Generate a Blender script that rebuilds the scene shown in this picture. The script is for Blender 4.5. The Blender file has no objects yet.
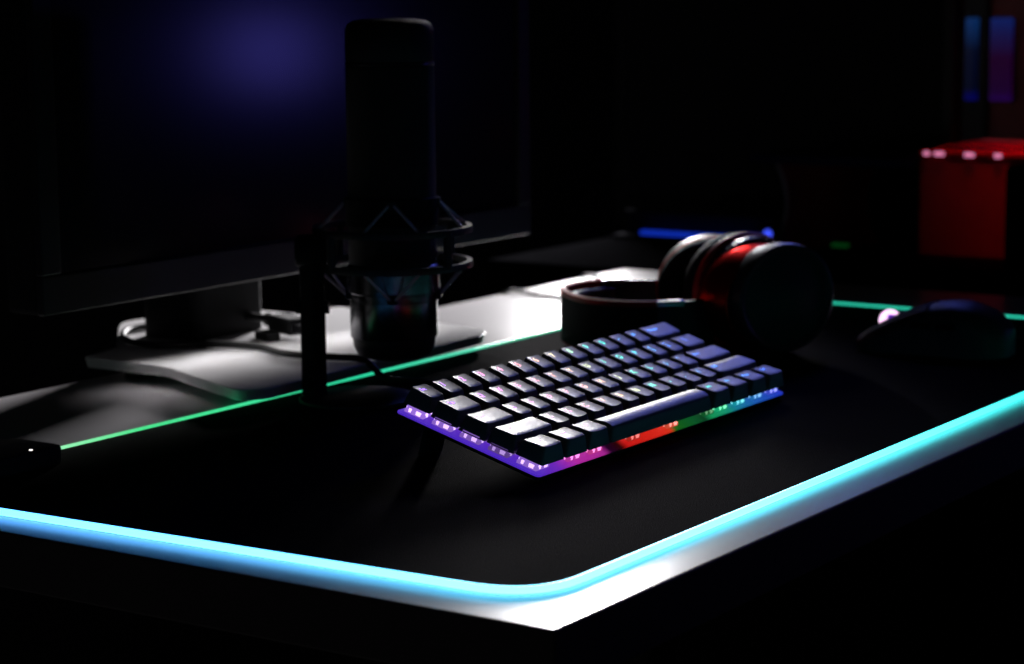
import bpy, bmesh, math, random
from mathutils import Vector, Matrix
random.seed(7)
PI = math.pi
S = bpy.context.scene
C = S.collection

# ------------------------------------------------------------------ materials
def new_mat(name):
    m = bpy.data.materials.new(name); m.use_nodes = True
    nt = m.node_tree
    return m, nt, nt.nodes['Principled BSDF']

def mat(name, col, rough=.5, metal=0., spec=.5, var=.12, scale=40., bump=0., bscale=400., coat=0.):
    """procedural surface: noise-varied colour and roughness, optional fine bump"""
    m, nt, b = new_mat(name)
    tc = nt.nodes.new('ShaderNodeTexCoord')
    n = nt.nodes.new('ShaderNodeTexNoise'); n.inputs['Scale'].default_value = scale; n.inputs['Detail'].default_value = 4
    nt.links.new(tc.outputs['Object'], n.inputs['Vector'])
    r = nt.nodes.new('ShaderNodeValToRGB')
    r.color_ramp.elements[0].position = .3; r.color_ramp.elements[1].position = .7
    r.color_ramp.elements[0].color = [c * (1 - var) for c in col] + [1]
    r.color_ramp.elements[1].color = [min(1, c * (1 + var)) for c in col] + [1]
    nt.links.new(n.outputs['Fac'], r.inputs['Fac']); nt.links.new(r.outputs['Color'], b.inputs['Base Color'])
    b.inputs['Roughness'].default_value = rough
    b.inputs['Metallic'].default_value = metal
    b.inputs['Specular IOR Level'].default_value = spec
    b.inputs['Coat Weight'].default_value = coat
    if bump:
        n2 = nt.nodes.new('ShaderNodeTexNoise'); n2.inputs['Scale'].default_value = bscale; n2.inputs['Detail'].default_value = 2
        nt.links.new(tc.outputs['Object'], n2.inputs['Vector'])
        bp = nt.nodes.new('ShaderNodeBump'); bp.inputs['Strength'].default_value = bump; bp.inputs['Distance'].default_value = .002
        nt.links.new(n2.outputs['Fac'], bp.inputs['Height']); nt.links.new(bp.outputs['Normal'], b.inputs['Normal'])
    return m

def emat(name, col, strength, base=(.02, .02, .02)):
    m, nt, b = new_mat(name)
    b.inputs['Base Color'].default_value = (*base, 1)
    b.inputs['Roughness'].default_value = .5; b.inputs['Specular IOR Level'].default_value = .15
    b.inputs['Emission Color'].default_value = (*col, 1)
    b.inputs['Emission Strength'].default_value = strength
    return m

def ramp_emat(name, axis, lo, hi, stops, strength, interp='LINEAR', base=(.02, .02, .02)):
    """LED colours laid along one object axis"""
    m, nt, b = new_mat(name)
    tc = nt.nodes.new('ShaderNodeTexCoord'); sp = nt.nodes.new('ShaderNodeSeparateXYZ')
    nt.links.new(tc.outputs['Object'], sp.inputs[0])
    mr = nt.nodes.new('ShaderNodeMapRange'); mr.inputs['From Min'].default_value = lo; mr.inputs['From Max'].default_value = hi
    nt.links.new(sp.outputs[axis], mr.inputs['Value'])
    r = nt.nodes.new('ShaderNodeValToRGB'); cr = r.color_ramp; cr.interpolation = interp
    while len(cr.elements) < len(stops): cr.elements.new(.5)
    for e, (p, c) in zip(cr.elements, stops): e.position = p
    for e, (p, c) in zip(cr.elements, stops): e.color = (*c, 1)
    nt.links.new(mr.outputs[0], r.inputs[0])
    nt.links.new(r.outputs[0], b.inputs['Emission Color'])
    b.inputs['Base Color'].default_value = (*base, 1); b.inputs['Roughness'].default_value = .5; b.inputs['Specular IOR Level'].default_value = .15
    b.inputs['Emission Strength'].default_value = strength
    return m

M = {}
def tint(m, c):
    m.node_tree.nodes['Principled BSDF'].inputs['Specular Tint'].default_value = (*c, 1); return m
M['desk'] = mat('white_laminate', (.61, .59, .61), .22, spec=.2, var=.03, scale=8)
M['edge'] = mat('grey_edge_band', (.33, .32, .32), .5, var=.06, scale=20)
M['mat'] = mat('black_cloth', (.0065, .0053, .0062), .95, spec=.012, var=.35, scale=900, bump=.5, bscale=1500)
M['black'] = mat('black_plastic', (.012, .012, .014), .45)
M['matte'] = mat('matte_black', (.008, .008, .009), .75, spec=.2)
M['key'] = mat('black_keycap_plastic', (.07, .07, .072), .48, spec=1., var=.05, bump=.12, bscale=2500)
M['gloss'] = mat('gloss_black_metal', (.22, .22, .23), .22, metal=1., var=.04)
M['metal'] = mat('dark_metal', (.09, .09, .1), .3, metal=.9)
M['chrome'] = mat('satin_chrome', (.6, .58, .6), .3, metal=1.)
M['plate'] = mat('silver_painted_steel', (.90, .89, .90), .30, spec=.7, var=.02)
M['screen'] = mat('matte_screen_glass', (.006, .006, .009), .17, spec=.6, var=.02)
M['bezel'] = mat('black_bezel', (.01, .01, .013), .38)
M['red'] = tint(mat('red_gloss_plastic', (.75, .022, .010), .3, metal=.8), (1., .12, .06))
M['redpipe'] = mat('red_piping', (.7, .03, .03), .5)
M['leather'] = mat('grey_leatherette', (.09, .085, .1), .45, bump=.3, bscale=700)
M['mbutton'] = mat('mouse_button_black', (.007, .007, .009), .6, spec=.06)
M['shell'] = mat('cup_shell_black', (.03, .03, .033), .45)
M['cushion'] = mat('black_cushion', (.012, .011, .013), .7, spec=.15, bump=.3, bscale=700)
M['cable'] = mat('black_rubber', (.01, .01, .01), .55)
M['cord'] = mat('elastic_cord', (.8, .72, .8), .5)
M['redbox'] = mat('red_lacquer', (.40, .004, .014), .5, spec=.25)
M['reddark'] = mat('dark_red_paint', (.10, .008, .006), .7, spec=.1)
M['rim'] = mat('painted_rim_light', (.25, .22, .22), .35)
M['wall'] = mat('charcoal_wall', (.02, .02, .026), .9)
M['floor'] = mat('dark_floor', (.02, .018, .016), .7)
M['blackwood'] = mat('black_stained_wood', (.003, .003, .0035), .95, spec=0.)
M['redpanel'] = mat('deep_red_panel', (.1, .004, .006), .6)
M['glass'] = mat('tinted_panel', (.006, .006, .01), .12)
M['rubber'] = mat('rubber', (.01, .01, .01), .9)

# ------------------------------------------------------------------ builders
def link(name, bm, m, parent=None, smooth=False, bevel=0, segs=2, auto=True):
    bmesh.ops.recalc_face_normals(bm, faces=bm.faces)
    me = bpy.data.meshes.new(name); bm.to_mesh(me); bm.free()
    me.materials.append(m)
    if smooth:
        for p in me.polygons: p.use_smooth = True
        if auto: me.set_sharp_from_angle(angle=math.radians(38))
    o = bpy.data.objects.new(name, me); C.objects.link(o)
    if parent: o.parent = parent
    if bevel:
        b = o.modifiers.new('bevel', 'BEVEL'); b.width = bevel; b.segments = segs; b.limit_method = 'ANGLE'
        b.harden_normals = False
    return o

def tag(o, label, cat, group=None):
    o['label'] = label; o['category'] = cat
    if group: o['group'] = group
    return o

def thing(name, label, cat, loc=(0, 0, 0), rot=(0, 0, 0), group=None):
    o = bpy.data.objects.new(name, None); o.empty_display_size = .02; C.objects.link(o)
    o.location = loc; o.rotation_euler = rot
    return tag(o, label, cat, group)

def struct(o):
    o['kind'] = 'structure'; return o

def box(bm, x0, x1, y0, y1, z0, z1, M4=None):
    vs = [bm.verts.new((x, y, z)) for z in (z0, z1) for y in (y0, y1) for x in (x0, x1)]
    for f in ((0, 2, 3, 1), (4, 5, 7, 6), (0, 1, 5, 4), (1, 3, 7, 5), (3, 2, 6, 7), (2, 0, 4, 6)):
        bm.faces.new([vs[i] for i in f])
    if M4:
        for v in vs: v.co = M4 @ v.co
    return vs

def prism(bm, pts, z0, z1, inset=0.):
    """closed outline extruded in z; the bottom can be drawn in"""
    n = len(pts); cx = sum(p[0] for p in pts) / n; cy = sum(p[1] for p in pts) / n
    def sh(p):
        d = Vector((p[0] - cx, p[1] - cy)); l = max(d.length, 1e-6)
        d *= (l - inset) / l
        return cx + d.x, cy + d.y
    a = [bm.verts.new((*sh(p), z0)) for p in pts]; b = [bm.verts.new((p[0], p[1], z1)) for p in pts]
    bm.faces.new(a[::-1]); bm.faces.new(b)
    for i in range(n): bm.faces.new((a[i], a[(i + 1) % n], b[(i + 1) % n], b[i]))

def rounded(pts, rad, k=7):
    """round the corners of an outline"""
    out = []; n = len(pts)
    for i in range(n):
        p = Vector(pts[i]); a = Vector(pts[i - 1]); b = Vector(pts[(i + 1) % n])
        r = rad[i] if isinstance(rad, (list, tuple)) else rad
        if r <= 0: out.append(tuple(p)); continue
        u = (a - p).normalized(); v = (b - p).normalized()
        d = min(r, (a - p).length * .48, (b - p).length * .48)
        s, e = p + u * d, p + v * d
        for j in range(k + 1):
            t = j / k
            q = s * (1 - t) ** 2 + p * 2 * t * (1 - t) + e * t * t
            out.append((q.x, q.y))
    return out

def lathe(bm, prof, seg=48, sx=1., sy=1., M4=None, cap0=True, cap1=True):
    """prof = [(r, z)...] about z"""
    rings = []
    for r, z in prof:
        ring = []
        for i in range(seg):
            a = 2 * PI * i / seg
            v = Vector((r * math.cos(a) * sx, r * math.sin(a) * sy, z))
            ring.append(bm.verts.new(M4 @ v if M4 else v))
        rings.append(ring)
    for a, b in zip(rings, rings[1:]):
        for i in range(seg): bm.faces.new((a[i], a[(i + 1) % seg], b[(i + 1) % seg], b[i]))
    if cap0: bm.faces.new(rings[0][::-1])
    if cap1: bm.faces.new(rings[-1])

def catmull(pts, n=8, closed=False):
    P = [Vector(p) for p in pts]; out = []; N = len(P)
    for i in range(N if closed else N - 1):
        if closed: p0, p1, p2, p3 = P[i - 1], P[i], P[(i + 1) % N], P[(i + 2) % N]
        else: p0, p1, p2, p3 = P[max(i - 1, 0)], P[i], P[i + 1], P[min(i + 2, N - 1)]
        for j in range(n):
            t = j / n
            out.append(.5 * ((2 * p1) + (p2 - p0) * t + (2 * p0 - 5 * p1 + 4 * p2 - p3) * t * t + (3 * p1 - p0 - 3 * p2 + p3) * t ** 3))
    if not closed: out.append(P[-1])
    return out

def tube(bm, path, r, seg=10, closed=False):
    P = [Vector(p) for p in path]; n = len(P); rings = []
    up = Vector((0, 0, 1)); prev = None
    for i in range(n):
        if closed: t = P[(i + 1) % n] - P[i - 1]
        else: t = P[min(i + 1, n - 1)] - P[max(i - 1, 0)]
        t.normalize()
        if prev is None:
            u = t.cross(up)
            if u.length < 1e-3: u = t.cross(Vector((1, 0, 0)))
        else: u = prev - t * prev.dot(t)
        u.normalize(); prev = u; w = t.cross(u)
        rings.append([bm.verts.new(P[i] + (u * math.cos(2 * PI * k / seg) + w * math.sin(2 * PI * k / seg)) * r) for k in range(seg)])
    for i in range(n if closed else n - 1):
        a, b = rings[i], rings[(i + 1) % n]
        for k in range(seg): bm.faces.new((a[k], a[(k + 1) % seg], b[(k + 1) % seg], b[k]))
    if not closed: bm.faces.new(rings[0][::-1]); bm.faces.new(rings[-1])

def ribbon(bm, path, w, z0, z1):
    """upright strip of thickness w that follows a flat path; z0/z1 may be functions of t"""
    P = [Vector((p[0], p[1])) for p in path]; n = len(P); rows = []
    for i in range(n):
        t = (P[min(i + 1, n - 1)] - P[max(i - 1, 0)]).normalized(); nn = Vector((-t.y, t.x))
        a = z0(i / (n - 1)) if callable(z0) else z0; b = z1(i / (n - 1)) if callable(z1) else z1
        q, s = P[i] + nn * w / 2, P[i] - nn * w / 2
        rows.append([bm.verts.new((q.x, q.y, a)), bm.verts.new((s.x, s.y, a)), bm.verts.new((s.x, s.y, b)), bm.verts.new((q.x, q.y, b))])
    for a, b in zip(rows, rows[1:]):
        for k in range(4): bm.faces.new((a[k], a[(k + 1) % 4], b[(k + 1) % 4], b[k]))
    bm.faces.new(rows[0][::-1]); bm.faces.new(rows[-1])

def BM(): return bmesh.new()
def RZ(a): return Matrix.Rotation(a, 4, 'Z')
def RX(a): return Matrix.Rotation(a, 4, 'X')
def RY(a): return Matrix.Rotation(a, 4, 'Y')
def T(x, y, z): return Matrix.Translation((x, y, z))

FLOOR = -.74
# ------------------------------------------------------------------ the room
bm = BM(); box(bm, -2.6, 3.6, -2.6, 1.7, FLOOR - .05, FLOOR); struct(link('floor', bm, M['floor']))
bm = BM(); box(bm, -2.6, 3.6, 1.6, 1.7, FLOOR, 1.9); struct(link('wall_back', bm, M['wall']))
bm = BM(); box(bm, 3.5, 3.6, -2.6, 1.6, FLOOR, 1.9); struct(link('wall_right', bm, M['wall']))
bm = BM(); box(bm, -2.6, 3.6, -2.6, 1.7, 1.9, 1.95); struct(link('ceiling', bm, M['wall']))

# ------------------------------------------------------------------ desk
DX0, DX1, DY0, DY1, DT = -.0405, 1.012, -.0362, .563, .0285
desk = thing('desk', 'white laminate desk carrying the keyboard and monitor', 'desk', (0, 0, 0))
bm = BM(); box(bm, DX0, DX1, DY0, DY1, -DT, 0)
top = link('tabletop', bm, M['desk'], desk, bevel=.0012)
top['label'] = 'white laminate top'
top.data.materials.append(M['edge'])
for p in top.data.polygons:
    if abs(p.normal.z) < .5 or p.normal.z < 0: p.material_index = 1
for x in (.03, .94):
    for y in (.03, .49):
        bm = BM(); lathe(bm, [(.022, FLOOR), (.022, -DT)], 24, M4=T(x, y, 0))
        link('leg', bm, M['black'], desk, True)

# ------------------------------------------------------------------ desk mat with LED edge
MX, MY, ML, MW, MH = -.0088, -.0063, .877, .3985, .0027
pad = thing('desk_mat', 'large black cloth desk mat with a glowing LED edge on the white desk', 'desk mat')
outline = rounded([(MX, MY), (ML, MY), (ML, MW), (MX - .0105, MW)], .036, 12)
bm = BM(); prism(bm, outline, .0003, MH); link('cloth', bm, M['mat'], pad, bevel=.0006)
# LED tube: colours run around the edge, cyan at the front to green at the back
def strip_mat(name, front, side, backcols, boost):
    m, nt, b = new_mat(name)
    tc = nt.nodes.new('ShaderNodeTexCoord'); sp = nt.nodes.new('ShaderNodeSeparateXYZ'); nt.links.new(tc.outputs['Object'], sp.inputs[0])
    def rmp(axis, lo, hi, stops):
        mr = nt.nodes.new('ShaderNodeMapRange'); mr.inputs['From Min'].default_value = lo; mr.inputs['From Max'].default_value = hi
        nt.links.new(sp.outputs[axis], mr.inputs['Value'])
        r = nt.nodes.new('ShaderNodeValToRGB'); cr = r.color_ramp
        while len(cr.elements) < len(stops): cr.elements.new(.5)
        for e, (p, c) in zip(cr.elements, stops): e.position = p
        for e, (p, c) in zip(cr.elements, stops): e.color = (*c, 1)
        nt.links.new(mr.outputs[0], r.inputs[0]); return r.outputs[0]
    # front edges (short left edge along Y, long front edge along X)
    fy = rmp('Y', 0, MW, front); fx = rmp('X', 0, ML, side); bx = rmp('X', 0, ML, backcols)
    ey = rmp('Y', 0, MW, [(0, (.008, .2, .14)), (1, (.006, .17, .11))])
    def lt(axis, v):
        n = nt.nodes.new('ShaderNodeMath'); n.operation = 'LESS_THAN'; n.inputs[1].default_value = v
        nt.links.new(sp.outputs[axis], n.inputs[0]); return n.outputs[0]
    def mix(f, a, bb):
        n = nt.nodes.new('ShaderNodeMix'); n.data_type = 'RGBA'
        nt.links.new(f, n.inputs['Factor']); nt.links.new(a, n.inputs[6]); nt.links.new(bb, n.inputs[7]); return n.outputs[2]
    right = mix(lt('X', ML - .02), ey, fx)                 # x large -> end edge
    near = mix(lt('X', .012), right, fy)
    allc = mix(lt('Y', MW - .02), bx, near)
    nt.links.new(allc, b.inputs['Emission Color'])
    b.inputs['Emission Strength'].default_value = boost
    b.inputs['Base Color'].default_value = (.5, .5, .5, 1); b.inputs['Roughness'].default_value = .4
    return m
GREEN = [(.1, (.40, 1., .55)), (.2, (.07, .8, .28)), (.45, (.025, .68, .36)), (.62, (.10, .80, .52)), (.8, (.025, .62, .36)), (1, (.02, .5, .3))]
M['strip'] = strip_mat('led_tube', [(0, (.13, .66, 1.)), (.35, (.115, .48, 1.)), (.8, (.10, .40, 1.)), (.97, (.05, .5, .6))],
                       [(0, (.13, .66, 1.)), (.22, (.115, .72, .94)), (.45, (.06, .62, .66)), (.7, (.015, .36, .33)), (.9, (.01, .2, .14))],
                       [(p, tuple(v / 4. for v in c)) for p, c in GREEN], 4.)
path = [(x, y, .0023) for x, y in outline]
# begins and ends at the controller on the far left corner
i0 = min(range(len(path)), key=lambda i: (path[i][0] - ML) ** 2 + (path[i][1] - MW) ** 2)
dense = []
for i in range(len(path)):
    a, b_ = Vector(path[i]), Vector(path[(i + 1) % len(path)])
    n = max(1, int((b_ - a).length / .02))
    dense += [a.lerp(b_, j / n) for j in range(n)]
k0 = min(range(len(dense)), key=lambda i: (dense[i] - Vector((.09, MW, .003))).length)
dense = dense[k0:] + dense[:k0]
bm = BM(); tube(bm, dense, .0019, 12, closed=True)
ls = link('light_strip', bm, M['strip'], pad, True, auto=False); ls['label'] = 'glowing cyan to green LED tube'
bm = BM(); prism(bm, rounded([(.000, .366), (.084, .366), (.084, .408), (.000, .408)], .008), .0028, .0135)
ctl = link('control_box', bm, M['black'], pad, bevel=.002); ctl['label'] = 'small black control box'
bm = BM(); lathe(bm, [(.0011, .0134), (.0011, .0139)], 12, M4=T(.062, .371, 0))
link('indicator_light', bm, emat('white_led', (1, .95, .95), 1.5), ctl)

# ------------------------------------------------------------------ keyboard
KB = thing('keyboard', 'compact black mechanical keyboard with rainbow backlight on the desk mat', 'keyboard',
           (.3227, .158, .0322), (math.radians(15.8), 0, math.radians(.4)))
U = .01905
def key_mesh(w, row):
    """sculpted keycap: skirt, rounded concave top; origin at the centre of the top"""
    bm = BM()
    W = w * U
    bw, bd, hb = W / 2 - .0005, U / 2 - .0005, -.0090
    tw, td = W / 2 - .0035, .0067
    yo = .0006
    tilt = math.radians([5.5, 2.5, 0, -2.5, -4.5][row])
    space = w > 5
    NX, NY = (16 if w > 2 else 8), 8
    dish = .0006
    def ztop(x, y):
        t = x / tw
        if space: z = -.0016 * ((y - yo) / td) ** 2
        else: z = -dish * (1 - t * t) - .00006 * ((y - yo) / td) ** 2
        return z + math.tan(tilt) * (y - yo)
    rings = []
    prof = [(0., 0.), (.45, .003), (.8, .0085), (1., .0135)]    # blend from base to top
    per = []
    def rect(hw, hd, yoff, r, k=4):
        pts = []
        for sx, sy, a0 in ((1, 1, 0), (-1, 1, 90), (-1, -1, 180), (1, -1, 270)):
            for j in range(k + 1):
                a = math.radians(a0 + 90 * j / k)
                pts.append((sx * (hw - r) + r * math.cos(a), yoff + sy * (hd - r) + r * math.sin(a)))
        return pts
    base = rect(bw, bd, 0, .0012); tp = rect(tw, td, yo, .0016); ti = rect(tw - .0009, td - .0009, yo, .0009)
    mid = rect(tw + .0006, td + .0006, yo * .9, .0019)
    r0 = [bm.verts.new((x, y, hb)) for x, y in base]
    r1 = [bm.verts.new((x, y, ztop(max(-tw, min(tw, x)), y) - .0008)) for x, y in mid]
    r2 = [bm.verts.new((x, y, ztop(x, y))) for x, y in tp]
    for a, b in ((r0, r1), (r1, r2)):
        n = len(a)
        for i in range(n): bm.faces.new((a[i], a[(i + 1) % n], b[(i + 1) % n], b[i]))
    # the top: fill then subdivide by a grid projected on the dish
    f = bm.faces.new(r2)
    top_geom = [f]
    step = 10 if not space else 4
    for i in range(1, step):
        g = bmesh.ops.bisect_plane(bm, geom=list({*top_geom, *[e for t in top_geom for e in t.edges], *[v for t in top_geom for v in t.verts]}),
                                   plane_co=(-tw + 2 * tw * i / step, 0, 0), plane_no=(1, 0, 0), dist=1e-7)
        top_geom = [x for x in g['geom'] if isinstance(x, bmesh.types.BMFace)]
    ystep = 5 if not space else 10
    for i in range(1, ystep):
        g = bmesh.ops.bisect_plane(bm, geom=list({*top_geom, *[e for t in top_geom for e in t.edges], *[v for t in top_geom for v in t.verts]}),
                                   plane_co=(0, yo - td + 2 * td * i / ystep, 0), plane_no=(0, 1, 0), dist=1e-7)
        top_geom = [x for x in g['geom'] if isinstance(x, bmesh.types.BMFace)]
    for v in {v for t in top_geom for v in t.verts}: v.co.z = ztop(v.co.x, v.co.y)
    bm.faces.new(r0[::-1])
    bmesh.ops.recalc_face_normals(bm, faces=bm.faces)
    me = bpy.data.meshes.new('keycap'); bm.to_mesh(me); bm.free(); me.materials.append(M['key'])
    for p in me.polygons: p.use_smooth = True
    me.set_sharp_from_angle(angle=math.radians(40))
    return me, ztop, tw, td, yo

def hue(u):
    """backlight colour of a key from its column"""
    st = [(0., (.34, .16, 1.)), (2., (.62, .22, .95)), (3.5, (1., .28, .70)), (5.5, (1., .36, .42)), (7., (1., .62, .36)), (8., (.75, .85, .45)),
          (9., (.10, .85, .55)), (10.5, (.04, .80, .62)), (11.5, (.04, .55, .95)), (13., (.05, .30, 1.)), (15., (.07, .22, 1.))]
    for (a, ca), (b, cb) in zip(st, st[1:]):
        if a <= u <= b:
            t = (u - a) / (b - a); return tuple(ca[i] * (1 - t) + cb[i] * t for i in range(3))
    return st[-1][1]

rows = [
    [('Esc', 1)] + [(c, 1) for c in '1234567890-='] + [('Backspace', 2)],
    [('Tab', 1.5)] + [(c, 1) for c in 'QWERTYUIOP[]'] + [('\\', 1.5)],
    [('Caps', 1.75)] + [(c, 1) for c in "ASDFGHJKL;'"] + [('Enter', 2.25)],
    [('Shift', 2.25)] + [(c, 1) for c in 'ZXCVBNM,./'] + [('Shift', 2.75)],
    [('Ctrl', 1.25), ('Win', 1.25), ('Alt', 1.25), ('', 6.25), ('Alt', 1.25), ('Fn', 1.25), ('Menu', 1.25), ('Ctrl', 1.25)],
]
ROWZ = [.0012, .0003, 0, .0003, .0010]
kcache = {}; lcache = {}
def legend_mesh(txt, size):
    if (txt, size) in lcache: return lcache[txt, size].copy()
    cu = bpy.data.curves.new('legend', 'FONT'); cu.body = txt; cu.size = size; cu.align_x = 'CENTER'; cu.align_y = 'CENTER'
    cu.offset = .00012
    o = bpy.data.objects.new('tmp', cu); C.objects.link(o)
    dg = bpy.context.evaluated_depsgraph_get(); me = bpy.data.meshes.new_from_object(o.evaluated_get(dg))
    bpy.data.objects.remove(o); bpy.data.curves.remove(cu)
    lcache[txt, size] = me
    return me.copy()
hmats = {}
for r, row in enumerate(rows):
    x = 0.
    for txt, w in row:
        cu = x + w / 2; x += w
        if (w, r) not in kcache: kcache[w, r] = key_mesh(w, r)
        me, zt, tw, td, yo = kcache[w, r]
        k = bpy.data.objects.new('keycap', me); C.objects.link(k); k.parent = KB
        k.location = ((cu - 7.5) * U, (2 - r) * U, ROWZ[r])
        if w > 5: k.name = 'space_bar'; k['label'] = 'long space bar'
        if txt:
            hk = round(cu * 2) / 2
            if hk not in hmats: hmats[hk] = emat('backlit_legend', hue(hk), 2., (.6, .6, .6))
            lm = legend_mesh(txt, .0066 if len(txt) == 1 else .0036 if len(txt) < 6 else .0032)
            ly = yo + .0024
            lx = -.0012 if w < 1.3 else -tw + .0062 if len(txt) < 7 else -tw + .0095
            if w >= 1.3 and len(txt) == 1: lx = -.001
            for v in lm.vertices:
                px, py = v.co.x + lx, v.co.y + ly
                v.co = (px, py, zt(px, py) + .00008)
            lm.materials.append(hmats[hk])
            l = bpy.data.objects.new('legend', lm); C.objects.link(l); l.parent = k
# case, light bar and the switches that show along its rim
KX0, KX1, KY0, KY1 = -.1452, .1432, -.0480, .0484
out = rounded([(KX0, KY0), (KX1, KY0), (KX1, KY1), (KX0, KY1)], .003)
bm = BM(); prism(bm, out, -.0165, -.0138, .0015); link('case', bm, M['black'], KB, bevel=.0006)
D0 = (.0, .0, .0)
fr = [(0, (.10, .03, .75)), (.075, (.22, .03, .70)), (.14, (.62, .03, .50)), (.235, (.55, .03, .40)), (.26, (.015, .0, .02)), (.30, (.02, 0, 0)), (.325, (.8, .012, .01)),
      (.47, (1., .03, .015)), (.495, (.9, .04, .01)), (.515, (.01, .16, .01)), (.60, (.005, .13, .03)), (.64, (.004, .06, .02)), (.67, (.01, .40, .13)), (.74, (.01, .38, .22)),
      (.78, (.01, .26, .42)), (.86, (.015, .14, .6)), (1., (.02, .04, .75))]
M['bar'] = ramp_emat('underglow', 'X', KX0, KX1, fr, .65)
bm = BM()
# sloped translucent ledge around the base
o2 = rounded([(KX0, KY0), (KX1, KY0), (KX1, KY1), (KX0, KY1)], .003)
i2 = rounded([(KX0 + .008, KY0 + .006), (KX1 - .008, KY0 + .006), (KX1 - .008, KY1 - .006), (KX0 + .008, KY1 - .006)], .003)
a = [bm.verts.new((x_, y_, -.0138)) for x_, y_ in o2]; a2 = [bm.verts.new((x_, y_, -.0128)) for x_, y_ in o2]; b_ = [bm.verts.new((x_, y_, -.0112)) for x_, y_ in i2]
n = len(a)
for i in range(n):
    j = (i + 1) % n
    bm.faces.new((a[i], a[j], a2[j], a2[i])); bm.faces.new((a2[i], a2[j], b_[j], b_[i]))
bm.faces.new(b_); bm.faces.new(a[::-1])
lb = link('light_bar', bm, M['bar'], KB); lb['label'] = 'rainbow glowing ledge under the keys'
def bright(c, k=2.2, w=.12): return tuple(min(4, v * k + w) for v in c)
def switch(x_, y_, col, s=1.):
    bm = BM(); box(bm, -.0064, .0064, -.0064, .0064, -.0120, -.0102); box(bm, -.0056, .0056, -.0056, .0056, -.0102, -.0078)
    o = link('switch', bm, emat('switch_housing', tuple(v * .45 for v in col), s, (.03, .03, .03)), KB); o.location = (x_, y_, 0)
    bm = BM()
    for k in range(4):
        a = k * PI / 2
        for d, w_ in ((-.0036, .0011), (.0014, .0022)):
            box(bm, .0058, .0066, d, d + w_ * 1.4, -.0112, -.0092, RZ(a))
    c = link('clip', bm, emat('lit_clip', tuple(min(1., v + .18) for v in col), s * 1.5, (.05, .05, .05)), o); return o
LX = KX0 + .0086
for i in range(5): switch(LX, (2 - i) * U, (.45, .22, 1.), [1.5, 1.2, .9, .5, 1.2][i])
for cu, col, s in ((1.9, (.85, .08, .65), 1.), (3.1, (1., .08, .5), 1.), (5.3, (1., .05, .03), .8), (7.6, (1., .12, .06), 1.2), (9.9, (.02, .35, .08), .5),
                   (10.8, (.02, .85, .35), .9), (12.0, (.02, .65, .8), .9), (13.2, (.04, .35, 1.), .9), (14.35, (.08, .12, 1.), 1.1)):
    switch((cu - 7.5) * U, KY0 + .0086, col, s)
for sx in (-.11, .11):
    bm = BM(); box(bm, sx - .012, sx + .012, .036, .045, -.0165, -.0145); box(bm, sx - .010, sx + .010, .041, .0445, -.0425, -.016)
    link('flip_foot', bm, M['rubber'], KB, bevel=.0008)
for sx in (-.13, .13):
    bm = BM(); box(bm, sx - .01, sx + .01, -.0475, -.0415, -.0175, -.0155); link('rubber_foot', bm, M['rubber'], KB)

# ------------------------------------------------------------------ monitor on its foot plate
mon = thing('monitor', 'large black monitor on a silver foot plate at the back of the desk', 'monitor', (.43, .52, 0))
def rel(o, base): o.location = -Vector(base); return o
MB = (.43, .52, 0)
pl = [(.302, .567), (.302, .492), (.290, .466), (.258, .392), (.272, .3795), (.5415, .390), (.590, .572), (.540, .575), (.542, .622), (.505, .650), (.440, .663), (.418, .646), (.345, .578)]
pl = rounded(pl, [.002, .02, .02, .012, .012, .022, .01, .004, .02, .02, .02, .012, .004], 6)
bm = BM(); prism(bm, pl, .0075, .0150, .002); rel(link('foot_plate', bm, M['plate'], mon, bevel=.0008), MB)['label'] = 'silver foot plate'
for x_, y_ in ((.33, .46), (.33, .54), (.5, .44), (.5, .54)):
    bm = BM(); lathe(bm, [(.012, .0), (.012, .008)], 20, M4=T(x_, y_, 0)); rel(link('foot_pad', bm, M['rubber'], mon), MB)
bm = BM(); prism(bm, rounded([(.392, .545), (.470, .545), (.470, .60), (.392, .60)], .012), .0148, .30)
rel(link('neck', bm, M['matte'], mon, True), MB)
bm = BM(); box(bm, .36, .50, .50, .56, .15, .29); rel(link('mount_block', bm, M['matte'], mon, bevel=.006), MB)
X0, X1, Z0, Z1, YF = .176, .7185, .0655, .392, .478
bm = BM(); box(bm, X0, X1, YF, YF + .028, Z0, Z1); box(bm, X0 + .06, X1 - .06, YF + .028, YF + .045, Z0 + .05, Z1 - .05)
rel(link('panel_back', bm, M['matte'], mon, bevel=.003), MB)
bm = BM()
bz = .0165
for (xa, xb, za, zb) in ((X0, X1, Z0, Z0 + .0245), (X0, X1, Z1 - bz, Z1), (X0, X0 + bz, Z0 + .0245, Z1 - bz), (X1 - bz, X1, Z0 + .0245, Z1 - bz)):
    box(bm, xa, xb, YF - .004, YF + .002, za, zb)
rel(link('bezel', bm, M['bezel'], mon, bevel=.0012), MB)
bm = BM(); box(bm, X0 + bz - .001, X1 - bz + .001, YF - .0005, YF + .001, Z0 + .0235, Z1 - bz + .001); rel(link('screen', bm, M['screen'], mon), MB)

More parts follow.
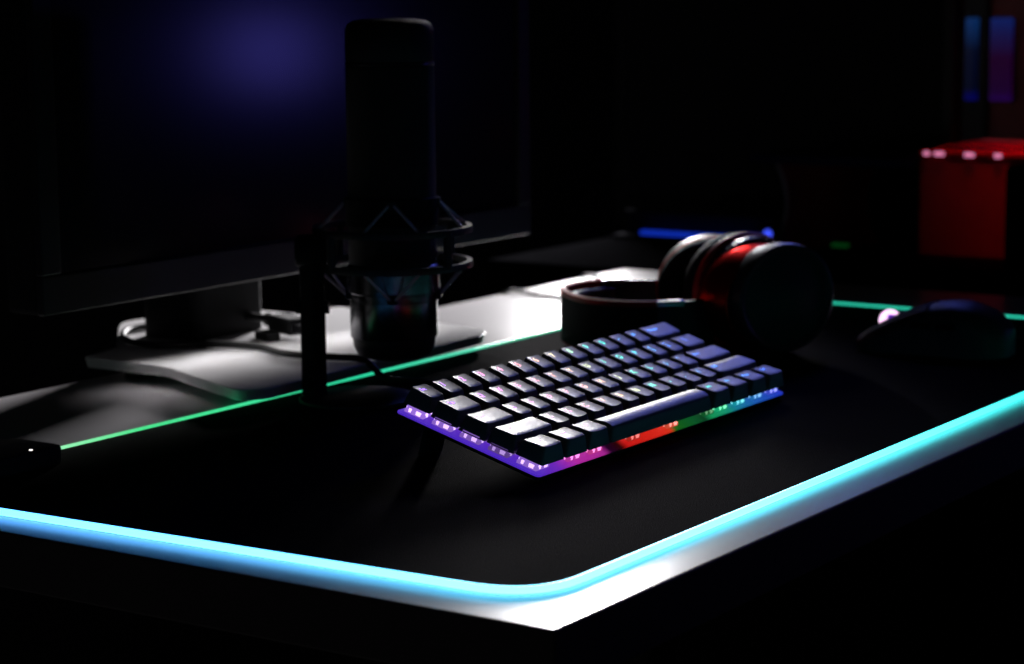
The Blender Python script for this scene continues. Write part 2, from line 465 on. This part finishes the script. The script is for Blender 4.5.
# cables and plug behind the monitor foot
def cable(name, pts, r, label, cat, m='cable', group=None):
    bm = BM(); tube(bm, catmull(pts, 10), r, 8); return tag(link(name, bm, M[m], None, True, auto=False), label, cat, group)
cable('power_cable', [(.425, .615, .0178), (.395, .615, .0178), (.362, .585, .0178), (.352, .55, .0178), (.372, .528, .0178), (.385, .485, .0178), (.372, .45, .0178), (.372, .425, .0178), (.377, .405, .0178),
                      (.382, .387, .0168), (.384, .372, .006), (.384, .355, .0052), (.39, .325, .0052)], .0025,
      'black cable looping over the silver foot plate past the microphone pole', 'cable')
plug = thing('usb_adapter', 'stubby black plug lying on the silver foot plate', 'plug', (.440, .500, .0152), (0, 0, math.radians(-112)))
bm = BM(); prism(bm, rounded([(-.017, -.009), (.017, -.009), (.017, .009), (-.017, .009)], .004), .004, .016); link('body', bm, M['matte'], plug, bevel=.002)
bm = BM(); box(bm, .017, .030, -.006, .006, .0065, .0125); link('connector', bm, M['metal'], plug, bevel=.0006)
bm = BM(); lathe(bm, [(.005, -.02), (.004, -.008)], 14, M4=T(-.011, 0, .010) @ RY(PI / 2)); link('strain_relief', bm, M['matte'], plug, True)
bm = BM(); prism(bm, rounded([(-.012, -.022), (.010, -.022), (.010, -.011), (-.012, -.011)], .003), .0, .006); link('side_tab', bm, M['matte'], plug, bevel=.001)
cable('plug_cable', [(.449, .5285, .0252), (.436, .552, .024), (.43, .58, .03)][::-1] if False else [(.4475, .5185, .0252), (.4485, .532, .0262), (.4475, .5455, .027)], .003, 'short black lead running from the plug to the monitor neck', 'cable')
cable('desk_cable', [(.80, .570, -.01), (.8095, .560, .0022), (.8075, .53, .0022), (.795, .49, .0022), (.775, .455, .0022), (.76, .43, .0022)], .0018,
      'thin dark cable crossing the desk top nearer the monitor', 'cable')
cable('desk_cable', [(.94, .572, -.01), (.938, .560, .0022), (.925, .535, .0022), (.905, .515, .0022), (.88, .50, .0022), (.85, .47, .0022)], .0018,
      'thin dark cable at the far back edge of the desk top by the headset', 'cable')

# ------------------------------------------------------------------ microphone, held in its shock mount on a side pole
mic = thing('microphone', 'tall black studio microphone hanging in a shock mount at left', 'microphone', (.3575, .343, 0.0027))
ZB = .0237                       # bottom of the capsule above the mat
def zz(v): return v - .0027
R = .0283
bm = BM(); lathe(bm, [(.0, zz(.0262)), (.017, zz(.0262)), (.0235, zz(.0285)), (.0262, zz(.034)), (.0268, zz(.0395)), (.0268, zz(.0402))], 56)
link('gain_dial', bm, M['black'], mic, True)
bm = BM(); lathe(bm, [(.0278, zz(.0402)), (R, zz(.0410)), (R, zz(.064)), (R - .0008, zz(.0645)), (R - .0008, zz(.0655)), (R, zz(.066)), (R, zz(.087)), (R - .0006, zz(.0876))], 64)
b1 = link('lower_body', bm, M['gloss'], mic, True)
bm = BM(); lathe(bm, [(R - .0006, zz(.0876)), (R, zz(.088)), (R, zz(.2135)), (R - .0008, zz(.2140)), (R - .0008, zz(.2165))], 64, cap0=False)
link('upper_body', bm, mat('mic_mesh_black', (.008, .008, .009), .6, bump=.6, bscale=1500), mic, True)
bm = BM(); lathe(bm, [(R - .0004, zz(.2140)), (R + .0003, zz(.2146)), (R + .0003, zz(.2160)), (R - .0004, zz(.2166))], 64, cap0=False, cap1=False)
link('trim_ring', bm, M['chrome'] if False else M['metal'], mic, True)
bm = BM(); lathe(bm, [(R - .0006, zz(.2165)), (R, zz(.2175)), (R, zz(.2365)), (R - .0018, zz(.2405)), (R - .0055, zz(.2425)), (R - .012, zz(.2435)), (.0, zz(.2440))], 64)
link('top_cap', bm, mat('mic_cap_black', (.012, .011, .012), .5, bump=.3, bscale=1500), mic, True)
# shock mount: two rings, uprights, elastic cords and tabs
ring_r = .0500
for z in (.1098, .0872):
    bm = BM()
    pts = [(ring_r * math.cos(2 * PI * k / 48), ring_r * math.sin(2 * PI * k / 48), zz(z)) for k in range(48)]
    lathe(bm, [(ring_r - .0022, zz(z) - .0022), (ring_r + .0014, zz(z) - .0022), (ring_r + .0018, zz(z)), (ring_r + .0014, zz(z) + .0022), (ring_r - .0022, zz(z) + .0022), (ring_r - .0022, zz(z) - .0022)], 56, cap0=False, cap1=False)
    link('mount_ring', bm, M['metal'] if False else M['black'], mic, True)
cam_ang = math.atan2(-.8307, .5566)          # right of picture, seen from the mat's axes
tabs = [cam_ang + math.radians(a) for a in (-88, -2, 92, 178)]
for k, a in enumerate(tabs):
    a2_ = a + PI / 4
    bm = BM(); tube(bm, [(ring_r * math.cos(a2_), ring_r * math.sin(a2_), zz(.0872)), (ring_r * math.cos(a2_), ring_r * math.sin(a2_), zz(.1098))], .0028, 10)
    link('upright', bm, M['black'], mic, True)
    for s, z in ((1, .127), (-1, .0675)):
        bm = BM(); box(bm, R - .0015, R + .0028, -.0035, .0035, -.003, .003, T(0, 0, zz(z)) @ RZ(a)); link('cord_tab', bm, M['black'], mic, bevel=.0006)
        for d in (-1, 1):
            p0 = Vector(((R + .0022) * math.cos(a), (R + .0022) * math.sin(a), zz(z)))
            q = a + d * .36
            p1 = Vector(((ring_r - .001) * math.cos(q), (ring_r - .001) * math.sin(q), zz(.1115 if s > 0 else .0855)))
            bm = BM(); tube(bm, [p0 + Vector((-math.sin(a), math.cos(a), 0)) * d * .002, p1], .0010, 8)
            link('elastic_cord', bm, M['cord'], mic, True)
bm = BM(); lathe(bm, [(R + .0004, zz(.0690)), (R + .0016, zz(.0700)), (R + .0016, zz(.0860)), (R + .0004, zz(.0868))], 56, cap0=False, cap1=False)
link('lower_collar', bm, M['gloss'], mic, True)
bm = BM(); lathe(bm, [(R + .0004, zz(.112)), (R + .0016, zz(.113)), (R + .0016, zz(.130)), (R + .0004, zz(.131))], 56, cap0=False, cap1=False)
link('upper_collar', bm, M['matte'], mic, True)
# pole to the left, base disc below
pa = cam_ang + PI; pd = .0575
px_, py_ = -.0465, .0295
bm = BM(); prism(bm, rounded([(px_ - .0068, py_ - .0068), (px_ + .0068, py_ - .0068), (px_ + .0068, py_ + .0068), (px_ - .0068, py_ + .0068)], .0045), .0030, zz(.101))
pole = link('pole', bm, M['matte'], mic, True)
bm = BM(); lathe(bm, [(.009, -.010), (.0105, -.008), (.0105, .008), (.009, .010)], 24, M4=T(px_, py_, zz(.0985)) @ RZ(cam_ang) @ RY(PI / 2)); link('clamp_knob', bm, M['matte'], mic, True)
bm = BM(); lathe(bm, [(.004, -.0105), (.004, .0105)], 16, M4=T(px_, py_, zz(.062)) @ RZ(cam_ang) @ RY(PI / 2)); link('pole_bolt', bm, M['matte'], mic, True)
bx_, by_ = px_ + .012, py_ - .0255
bm = BM(); lathe(bm, [(.036, 0), (.0375, .0006), (.0375, .0022), (.0365, .0030), (.012, .0036), (.0, .0038)], 56, M4=T(bx_, by_, 0)); link('base', bm, M['black'], mic, True)

# ------------------------------------------------------------------ headset lying on the mat
HB = (.6515, .250, MH)
hp = thing('headset', 'black headset with red rings lying on its side on the mat', 'headset', HB, (0, 0, math.radians(140)))
DY = .014
SWIV = {1: math.radians(14), -1: math.radians(-18)}
def lathe_y(prof, cx, cz, rx, rz, sgn, seg=64, cap0=True, cap1=True):
    """profile (radius factor, y) about the local Y axis"""
    bm = BM()
    rings = []
    for f, y in prof:
        rings.append([bm.verts.new((cx + rx * f * math.cos(2 * PI * i / seg), sgn * (y - DY), cz + rz * f * math.sin(2 * PI * i / seg))) for i in range(seg)])
    for a_, b2 in zip(rings, rings[1:]):
        for i in range(seg): bm.faces.new((a_[i], a_[(i + 1) % seg], b2[(i + 1) % seg], b2[i]))
    if cap0: bm.faces.new(rings[0])
    if cap1: bm.faces.new(rings[-1])
    swivel(bm, sgn)
    return bm
def swivel(bm, sgn):
    Mx = T(0, sgn * (.062 - DY), 0) @ RZ(SWIV[sgn]) @ T(0, -sgn * (.062 - DY), 0)
    for v in bm.verts: v.co = Mx @ v.co
RX_, RZ_, CZ = .0455, .0425, .0445
for sgn in (1, -1):
    cx = 0.
    RX_, RZ_, CZ = ((.0440, .0410, .0430) if sgn > 0 else (.0415, .0365, .0385))
    e = lambda prof, **kw: lathe_y(prof, cx, CZ, RX_, RZ_, sgn, **kw)
    link('ear_cup', e([(.85, .066), (.935, .080), (.945, .0885), (.93, .0920), (.89, .0930), (.85, .0925), (.80, .0905), (.75, .0905), (.4, .0935), (.05, .0945)]), M['shell'], hp, True)['label'] = 'domed black outer shell'
    link('red_ring', lathe_y([(.93, .0545), (1.05, .0550), (1.075, .059), (1.065, .065), (1.02, .073), (.975, .0795), (.955, .0815), (.92, .0818)], .0035 if sgn > 0 else 0., CZ - .0018, RX_ * (1. if sgn > 0 else .92), RZ_ * (.86 if sgn > 0 else .90), sgn, cap0=False, cap1=False), M['red'], hp, True)['label'] = 'glossy red ring'
    # ribbed band between shell and cushion
    bm = e([(.86, .046), (.93, .0465), (.93, .0575), (.86, .058)], cap0=False, cap1=False)
    rb = link('vent_band', bm, M['matte'], hp, True); rb['label'] = 'dark vented band with silver studs'
    bm = BM()
    for i in range(44):
        a = 2 * PI * i / 44
        box(bm, -.0020, .0020, -.0035, .0035, -.001, .0012, T(cx + RX_ * .94 * math.cos(a), sgn * (.0515 - DY), CZ + RZ_ * .94 * math.sin(a)) @ RY(-a + PI / 2))
    swivel(bm, sgn)
    link('stud', bm, M['chrome'], rb)
    link('cushion', e([(.45, .043), (.70, .023), (.86, .021), (.98, .026), (1.02, .034), (.97, .042), (.88, .047)], cap0=True), M['cushion'], hp, True)
    link('cushion_piping', e([(.99, .0395), (1.03, .041), (1.035, .0435), (1.0, .0455), (.94, .0455)], cap0=False, cap1=False), M['redpipe'], hp, True)['label'] = 'red piping'
# headband: outer strip with red edges, padded lining
def band_path(off):
    pts = [(.040, .054), (.060, .0615), (.082, .0625), (.106, .053), (.1235, .031), (.128, 0.), (.1235, -.031), (.106, -.053), (.082, -.0625), (.060, -.0615), (.040, -.054)]
    P = catmull([(x_, y_, 0) for x_, y_ in pts], 8)
    res = []
    for i, p in enumerate(P):
        t = (P[min(i + 1, len(P) - 1)] - P[max(i - 1, 0)]).normalized(); nn = Vector((-t.y, t.x, 0))
        res.append(p + nn * off)
    return res
def bz0(t): return .006
def bz1(t): return .041 + .003 * abs(2 * t - 1)
full = band_path(0); sub = full[14:-14]
bm = BM(); ribbon(bm, sub, .0035, bz0, lambda t: .0405); link('headband', bm, M['matte'], hp, True)
lin = band_path(.0065)[14:-14] if band_path(.0065)[40].x < full[40].x else band_path(-.0065)[14:-14]
bm = BM(); ribbon(bm, lin, .0095, .0085, .0385); link('headband_padding', bm, M['leather'], hp, True, bevel=.003)['label'] = 'grey padded lining'
bm = BM(); tube(bm, [Vector((p.x, p.y, .0413)) for p in sub], .0026, 8); tube(bm, [Vector((p.x, p.y, .0056)) for p in sub], .0014, 8)
link('headband_piping', bm, M['redpipe'], hp, True)['label'] = 'red piping'
for part, sgn in ((full[:18], 1), (full[-18:], -1)):
    bm = BM(); ribbon(bm, part, .0065, .0045, .0425); link('yoke_arm', bm, M['black'], hp, True, bevel=.0015)
    ed = part[10:] if sgn > 0 else part[:8]
    bm = BM(); ribbon(bm, ed, .0085, .0385, .0436); link('end_cap', bm, M['chrome'], hp, True, bevel=.0015)['label'] = 'chrome end cap'
    bm = BM(); tube(bm, catmull([(.042, sgn * .054, .024), (.032, sgn * .052, .03), (.012, sgn * .054, .042)], 6), .005, 10); link('hinge', bm, M['black'], hp, True)

# ------------------------------------------------------------------ mouse
ms = thing('mouse', 'black gaming mouse with a glowing pink scroll wheel on the mat', 'mouse', (.690, .108, MH), (0, 0, math.radians(97)))
ms.scale = (.89, .9, .95)
def mouse_shell(z_lo, grow=0.):
    bm = BM(); secs = []
    prof = [(-.0605, .008, .020), (-.057, .019, .0235), (-.046, .0275, .0315), (-.030, .0315, .0375), (-.010, .0305, .0385), (.010, .0285, .0345), (.030, .0285, .0265), (.046, .0285, .0185), (.056, .0265, .0130), (.0605, .022, .0095)]
    P = catmull(prof, 4); N = 20
    for p in P:
        x_, hw, h_ = p
        ring = []
        for i in range(N + 1):
            a = PI * i / N
            cc, ss = math.cos(a), math.sin(a)
            y_ = hw * math.copysign(abs(cc) ** .62, cc); z_ = h_ * abs(ss) ** .55
            if z_ < h_ * .5: y_ *= 1 - .10 * math.sin(PI * z_ / (h_ * .5)) * (1 if abs(x_) < .04 else .4)
            ring.append(bm.verts.new((x_, y_, max(z_, .0) + z_lo)))
        secs.append(ring)
    for a_, b2 in zip(secs, secs[1:]):
        for i in range(N): bm.faces.new((a_[i], a_[i + 1], b2[i + 1], b2[i]))
        bm.faces.new((a_[N], a_[0], b2[0], b2[N]))
    bm.faces.new(secs[0]); bm.faces.new(secs[-1][::-1])
    return bm
link('shell', mouse_shell(.0008), mat('mouse_black', (.045, .04, .044), .45, spec=.5, bump=.15, bscale=1200), ms, True)
# two main buttons, slightly proud of the shell
def top_z(x_):
    t = [(.062, .0088), (.056, .013), (.046, .0185), (.030, .0265), (.010, .0345), (-.010, .0385)]
    for (a_, za), (b2, zb) in zip(t, t[1:]):
        if b2 <= x_ <= a_: return za + (zb - za) * (a_ - x_) / (a_ - b2)
    return .0088
for sgn in (1, -1):
    bm = BM(); g = []
    for i in range(14):
        x_ = .0615 - .058 * i / 13; row_ = []
        for j in range(7):
            y_ = sgn * (.0045 + (.0205 - .003 * max(0, (x_ - .05) / .01)) * j / 6)
            row_.append((x_, y_, top_z(x_) + .0022 - .0045 * (j / 6) ** 2.5))
        g.append(row_)
    vt = [[bm.verts.new(p) for p in row_] for row_ in g]; vb = [[bm.verts.new((p[0], p[1], p[2] - .0025)) for p in row_] for row_ in g]
    for i in range(13):
        for j in range(6):
            bm.faces.new((vt[i][j], vt[i][j + 1], vt[i + 1][j + 1], vt[i + 1][j])); bm.faces.new((vb[i][j], vb[i + 1][j], vb[i + 1][j + 1], vb[i][j + 1]))
    for i in range(13):
        bm.faces.new((vt[i][0], vt[i + 1][0], vb[i + 1][0], vb[i][0])); bm.faces.new((vt[i][6], vb[i][6], vb[i + 1][6], vt[i + 1][6]))
    for j in range(6):
        bm.faces.new((vt[0][j], vb[0][j], vb[0][j + 1], vt[0][j + 1])); bm.faces.new((vt[13][j], vt[13][j + 1], vb[13][j + 1], vb[13][j]))
    link('button', bm, M['mbutton'], ms, True)
bm = BM(); lathe(bm, [(.0068, -.0032), (.0086, -.0025), (.0089, 0), (.0086, .0025), (.0068, .0032)], 32, M4=T(.040, 0, .0212) @ RX(PI / 2))
link('scroll_wheel', bm, emat('wheel_light', (1., .62, .95), 1.6, (.3, .3, .3)), ms, True)['label'] = 'glowing pink scroll wheel'
bm = BM(); box(bm, .030, .039, .0065, .0115, .0235, .0272); link('profile_light', bm, emat('violet_light', (.28, .05, .9), .5), ms, bevel=.0008)['label'] = 'small violet light'
for x_ in (-.014, .006):
    bm = BM(); box(bm, x_ - .0085, x_ + .0085, .0268, .0312, .0205, .0255); link('thumb_button', bm, M['mbutton'], ms, bevel=.0014)

# ------------------------------------------------------------------ background: dark side table and the things on it
tb = thing('side_table', 'long black table beyond the white desk', 'table', (1.7, .3, FLOOR))
def relt(o): o.location = -Vector((1.7, .3, FLOOR)); return o
bm = BM(); box(bm, 1.022, 2.2, -.45, .728, -.035, -.002); relt(link('tabletop', bm, M['blackwood'], tb, bevel=.002))
for x_, y_ in ((1.07, -.4), (1.07, .70), (2.15, -.4), (2.15, .70)):
    bm = BM(); box(bm, x_ - .025, x_ + .025, y_ - .025, y_ + .025, FLOOR, -.035); relt(link('leg', bm, M['blackwood'], tb))
TZ = -.002
# red box
rb = thing('red_box', 'glossy red box with painted pink glints along its top edge', 'box', (1.33, .26, TZ))
bm = BM(); prism(bm, rounded([(-.082, -.20), (.09, -.20), (.09, .11), (-.082, .11)], .008), 0, .098); link('body', bm, M['redbox'], rb, bevel=.004, segs=3)
bm = BM(); prism(bm, rounded([(-.084, -.202), (.092, -.202), (.092, .112), (-.084, .112)], .009), .098, .106); link('lid', bm, M['redbox'], rb, bevel=.0035, segs=3)
for y_, w_ in ((.099, .003), (.086, .005), (.055, .005), (.026, .0035)):
    bm = BM(); box(bm, -.0862, -.0838, y_ - w_, y_ + w_, .1005, .1045); link('edge_glint', bm, emat('pink_glint', (1., .30, .55), .8), rb, bevel=.0008)  # self-lit slips standing in for reflected glints on the lid edge
kb_ = thing('black_box', 'low black box standing in front of the red box', 'box', (1.20, .165, TZ))
bm = BM(); prism(bm, rounded([(-.035, -.16), (.035, -.16), (.035, .085), (-.035, .085)], .014), 0, .100); link('body', bm, M['blackwood'], kb_, bevel=.006, segs=3)
bm = BM(); box(bm, -.0365, -.0345, -.15, .065, .072, .0735); link('lid_seam', bm, M['matte'], kb_)
# hourglass pedestal carrying a black board
pt = thing('display_stand', 'dark red hourglass pedestal under a long black board', 'stand', (1.29, .487, TZ))
bm = BM(); prof = []
for i in range(17):
    t = i / 16; prof.append((.040 + .011 * (2 * t - 1) ** 2 * 1.0, .004 + .083 * t))
lathe(bm, prof, 48); link('pedestal', bm, M['reddark'], pt, True)['label'] = 'dark red waisted pedestal'
ca = math.atan2(-.8307, .5566)
for s in (0, PI):
    bm = BM(); tube(bm, [(.0008 * math.cos(ca + s) + r_ * math.cos(ca + s), r_ * math.sin(ca + s), z_) for r_, z_ in prof], .0022, 8); link('rim_light_rib', bm, M['rim'], pt, True)['label'] = 'pale rib standing in for rim light'  # pale ribs imitate rim light along the pedestal outline
bm = BM(); prism(bm, rounded([(-.05, -.114), (.05, -.114), (.05, .066), (-.05, .066)], .006), .087, .096); link('board', bm, mat('blue_black_board', (.012, .014, .05), .95, spec=.02), pt, bevel=.001)
bm = BM(); lathe(bm, [(.052, 0), (.053, .001), (.052, .004)], 48); link('foot_ring', bm, M['blackwood'], pt, True)
bm = BM(); box(bm, -.052, -.046, -.048, -.030, .006, .010); link('green_light', bm, emat('green_led', (.01, .4, .06), .06), pt, bevel=.001)
# small blue power light puck
pk = thing('power_button', 'small black button post with a round blue light beside the pedestal', 'button', (1.24, .530, TZ))
bm = BM(); lathe(bm, [(.012, 0), (.0115, .004), (.0105, .019), (.008, .0235), (.006, .024)], 28); link('housing', bm, M['black'], pk, True)
bm = BM(); lathe(bm, [(.0001, 0), (.0034, .0006), (.0044, .002)], 20, M4=T(-.0090, -.0056, .0165) @ RZ(math.radians(33)) @ RY(-PI / 2)); link('light', bm, emat('blue_led', (.05, .09, 1.), 1.2), pk, True)
# blue light bar in front of a dark back board
bar = thing('light_bar', 'low black bar with a blue glowing slot on the black table', 'lamp', (1.27, .63, TZ))
bm = BM(); box(bm, -.02, .02, -.09, .09, 0, .004); box(bm, .004, .02, -.09, .09, .004, .028); link('housing', bm, mat('bar_grey', (.03, .03, .035), .9, spec=0.), bar, bevel=.001)
bm = BM(); box(bm, -.010, -.002, -.075, .062, .004, .0085); link('glow_tube', bm, emat('blue_tube', (.01, .06, .95), .42), bar, bevel=.0008)
m2 = thing('monitor', 'dark switched off monitor standing on the black table behind the headset', 'monitor', (1.395, .594, TZ))
bm = BM(); box(bm, -.010, .016, -.204, .204, .0, .63); link('panel_back', bm, M['matte'], m2, bevel=.003)
bm = BM()
for ya, yb, za, zb in ((-.204, .204, .0, .032), (-.204, .204, .618, .63), (-.204, -.192, .032, .618), (.192, .204, .032, .618)): box(bm, -.0145, -.009, ya, yb, za, zb)
link('bezel', bm, M['bezel'], m2, bevel=.001)
bm = BM(); box(bm, -.0115, -.0095, -.193, .193, .031, .619); link('screen', bm, M['screen'], m2)
bm = BM(); box(bm, .016, .04, -.03, .03, .0, .20); link('neck', bm, M['matte'], m2, bevel=.003)
bm = BM(); prism(bm, rounded([(-.04, -.10), (.05, -.10), (.05, .10), (-.04, .10)], .02), 0, .008); link('foot_plate', bm, M['matte'], m2, bevel=.001)
# computer tower with lit fan window
tw_ = thing('computer_tower', 'tall black computer tower with a blue lit window behind the red box', 'computer', (1.64, .328, TZ))
bm = BM(); box(bm, -.16, .2, -.30, .21, .0, .46); link('chassis', bm, M['matte'], tw_, bevel=.006)
bm = BM(); box(bm, -.166, -.158, -.30, .061, .012, .45); fp = link('front_panel', bm, M['redpanel'], tw_, bevel=.002); fp['label'] = 'deep red front panel'
bm = BM(); box(bm, -.170, -.158, .061, .072, .0, .455); link('corner_post', bm, M['matte'], tw_, bevel=.002)
wm = ramp_emat('fan_glow', 'Z', .143, .232, [(0, (.012, .0, .05)), (.12, (.008, 0, .018)), (.5, (.010, .0, .014)), (.78, (.006, .005, .05)), (1, (.003, .012, .10))], 1.)
wm2 = ramp_emat('fan_glow_blue', 'Z', .143, .232, [(0, (.0, .0, .08)), (.14, (.0, .001, .008)), (.6, (.0005, .002, .012)), (1, (.002, .022, .10))], 1.)
bm = BM(); box(bm, -.1705, -.165, .034, .059, .143, .230); link('lit_window', bm, wm, tw_, bevel=.002)['label'] = 'blue and violet lit window'
bm = BM(); box(bm, -.1705, -.158, .074, .087, .143, .230); link('side_light', bm, wm2, tw_, bevel=.002)['label'] = 'blue lit strip'

# ------------------------------------------------------------------ lights
def area(name, loc, target, power, col, sx, sy=None, spread=None):
    l = bpy.data.lights.new(name, 'AREA'); l.energy = power; l.color = col; l.size = sx
    if sy: l.shape = 'RECTANGLE'; l.size_y = sy
    if spread: l.spread = spread
    o = bpy.data.objects.new(name, l); C.objects.link(o); o.location = loc
    d = Vector(target) - Vector(loc); o.rotation_euler = d.to_track_quat('-Z', 'Y').to_euler()
    return o
area('window_softbox_low', (1.72, .97, .355), (.30, .30, 0), 14, (1., .97, .99), .21, .17, math.radians(120))
area('window_softbox_high', (1.72, .97, .67), (.30, .22, 0), 7, (1., .97, .99), .21, .40, math.radians(120))
area('plate_fill', (.405, .489, .0640), (.400, .462, 0), .042, (1., .97, .98), .25, .014, math.radians(95))  # added fill without a real source, brightens the foot plate
area('rgb_lamp', (1.68, -.60, .18), (.40, .45, .22), .115, (.16, .14, 1.), .09, .09)
area('blue_key_fill', (1.12, .36, .46), (.44, .16, .03), .05, (.12, .16, 1.), .10, .10, math.radians(38))  # added blue fill to tint the right-hand keys, no shelf there
area('red_box_fill', (1.15, .26, .54), (1.33, .24, .05), .065, (1., .03, .08), .05, .05, math.radians(36))  # made-up red fill to brighten the red box lid and front
w = bpy.data.worlds.new('World'); S.world = w; w.use_nodes = True
w.node_tree.nodes['Background'].inputs[0].default_value = (.55, .5, .7, 1); w.node_tree.nodes['Background'].inputs[1].default_value = .002

# ------------------------------------------------------------------ camera
cd = bpy.data.cameras.new('camera'); cam = bpy.data.objects.new('camera', cd); C.objects.link(cam)
right = Vector((.55659, -.83074, -.0089046)); up = Vector((.129975, .076485, .988563)); fwd = Vector((.820557, .551382, -.150546))
Rm = Matrix((right, up, -fwd)).transposed().to_4x4()
cam.matrix_world = Matrix.Translation((-.7877, -.5185, .25966)) @ Rm
cd.sensor_width = 36; cd.lens = 36 * 2233.9 / 1024; cd.clip_start = .02
cd.dof.use_dof = True; cd.dof.focus_distance = 1.17; cd.dof.aperture_fstop = 10
S.camera = cam
S.view_settings.view_transform = 'Standard'; S.view_settings.look = 'None'; S.view_settings.gamma = 1; S.view_settings.exposure = 0
S.view_settings.use_curve_mapping = False
S.cycles.use_denoising = True
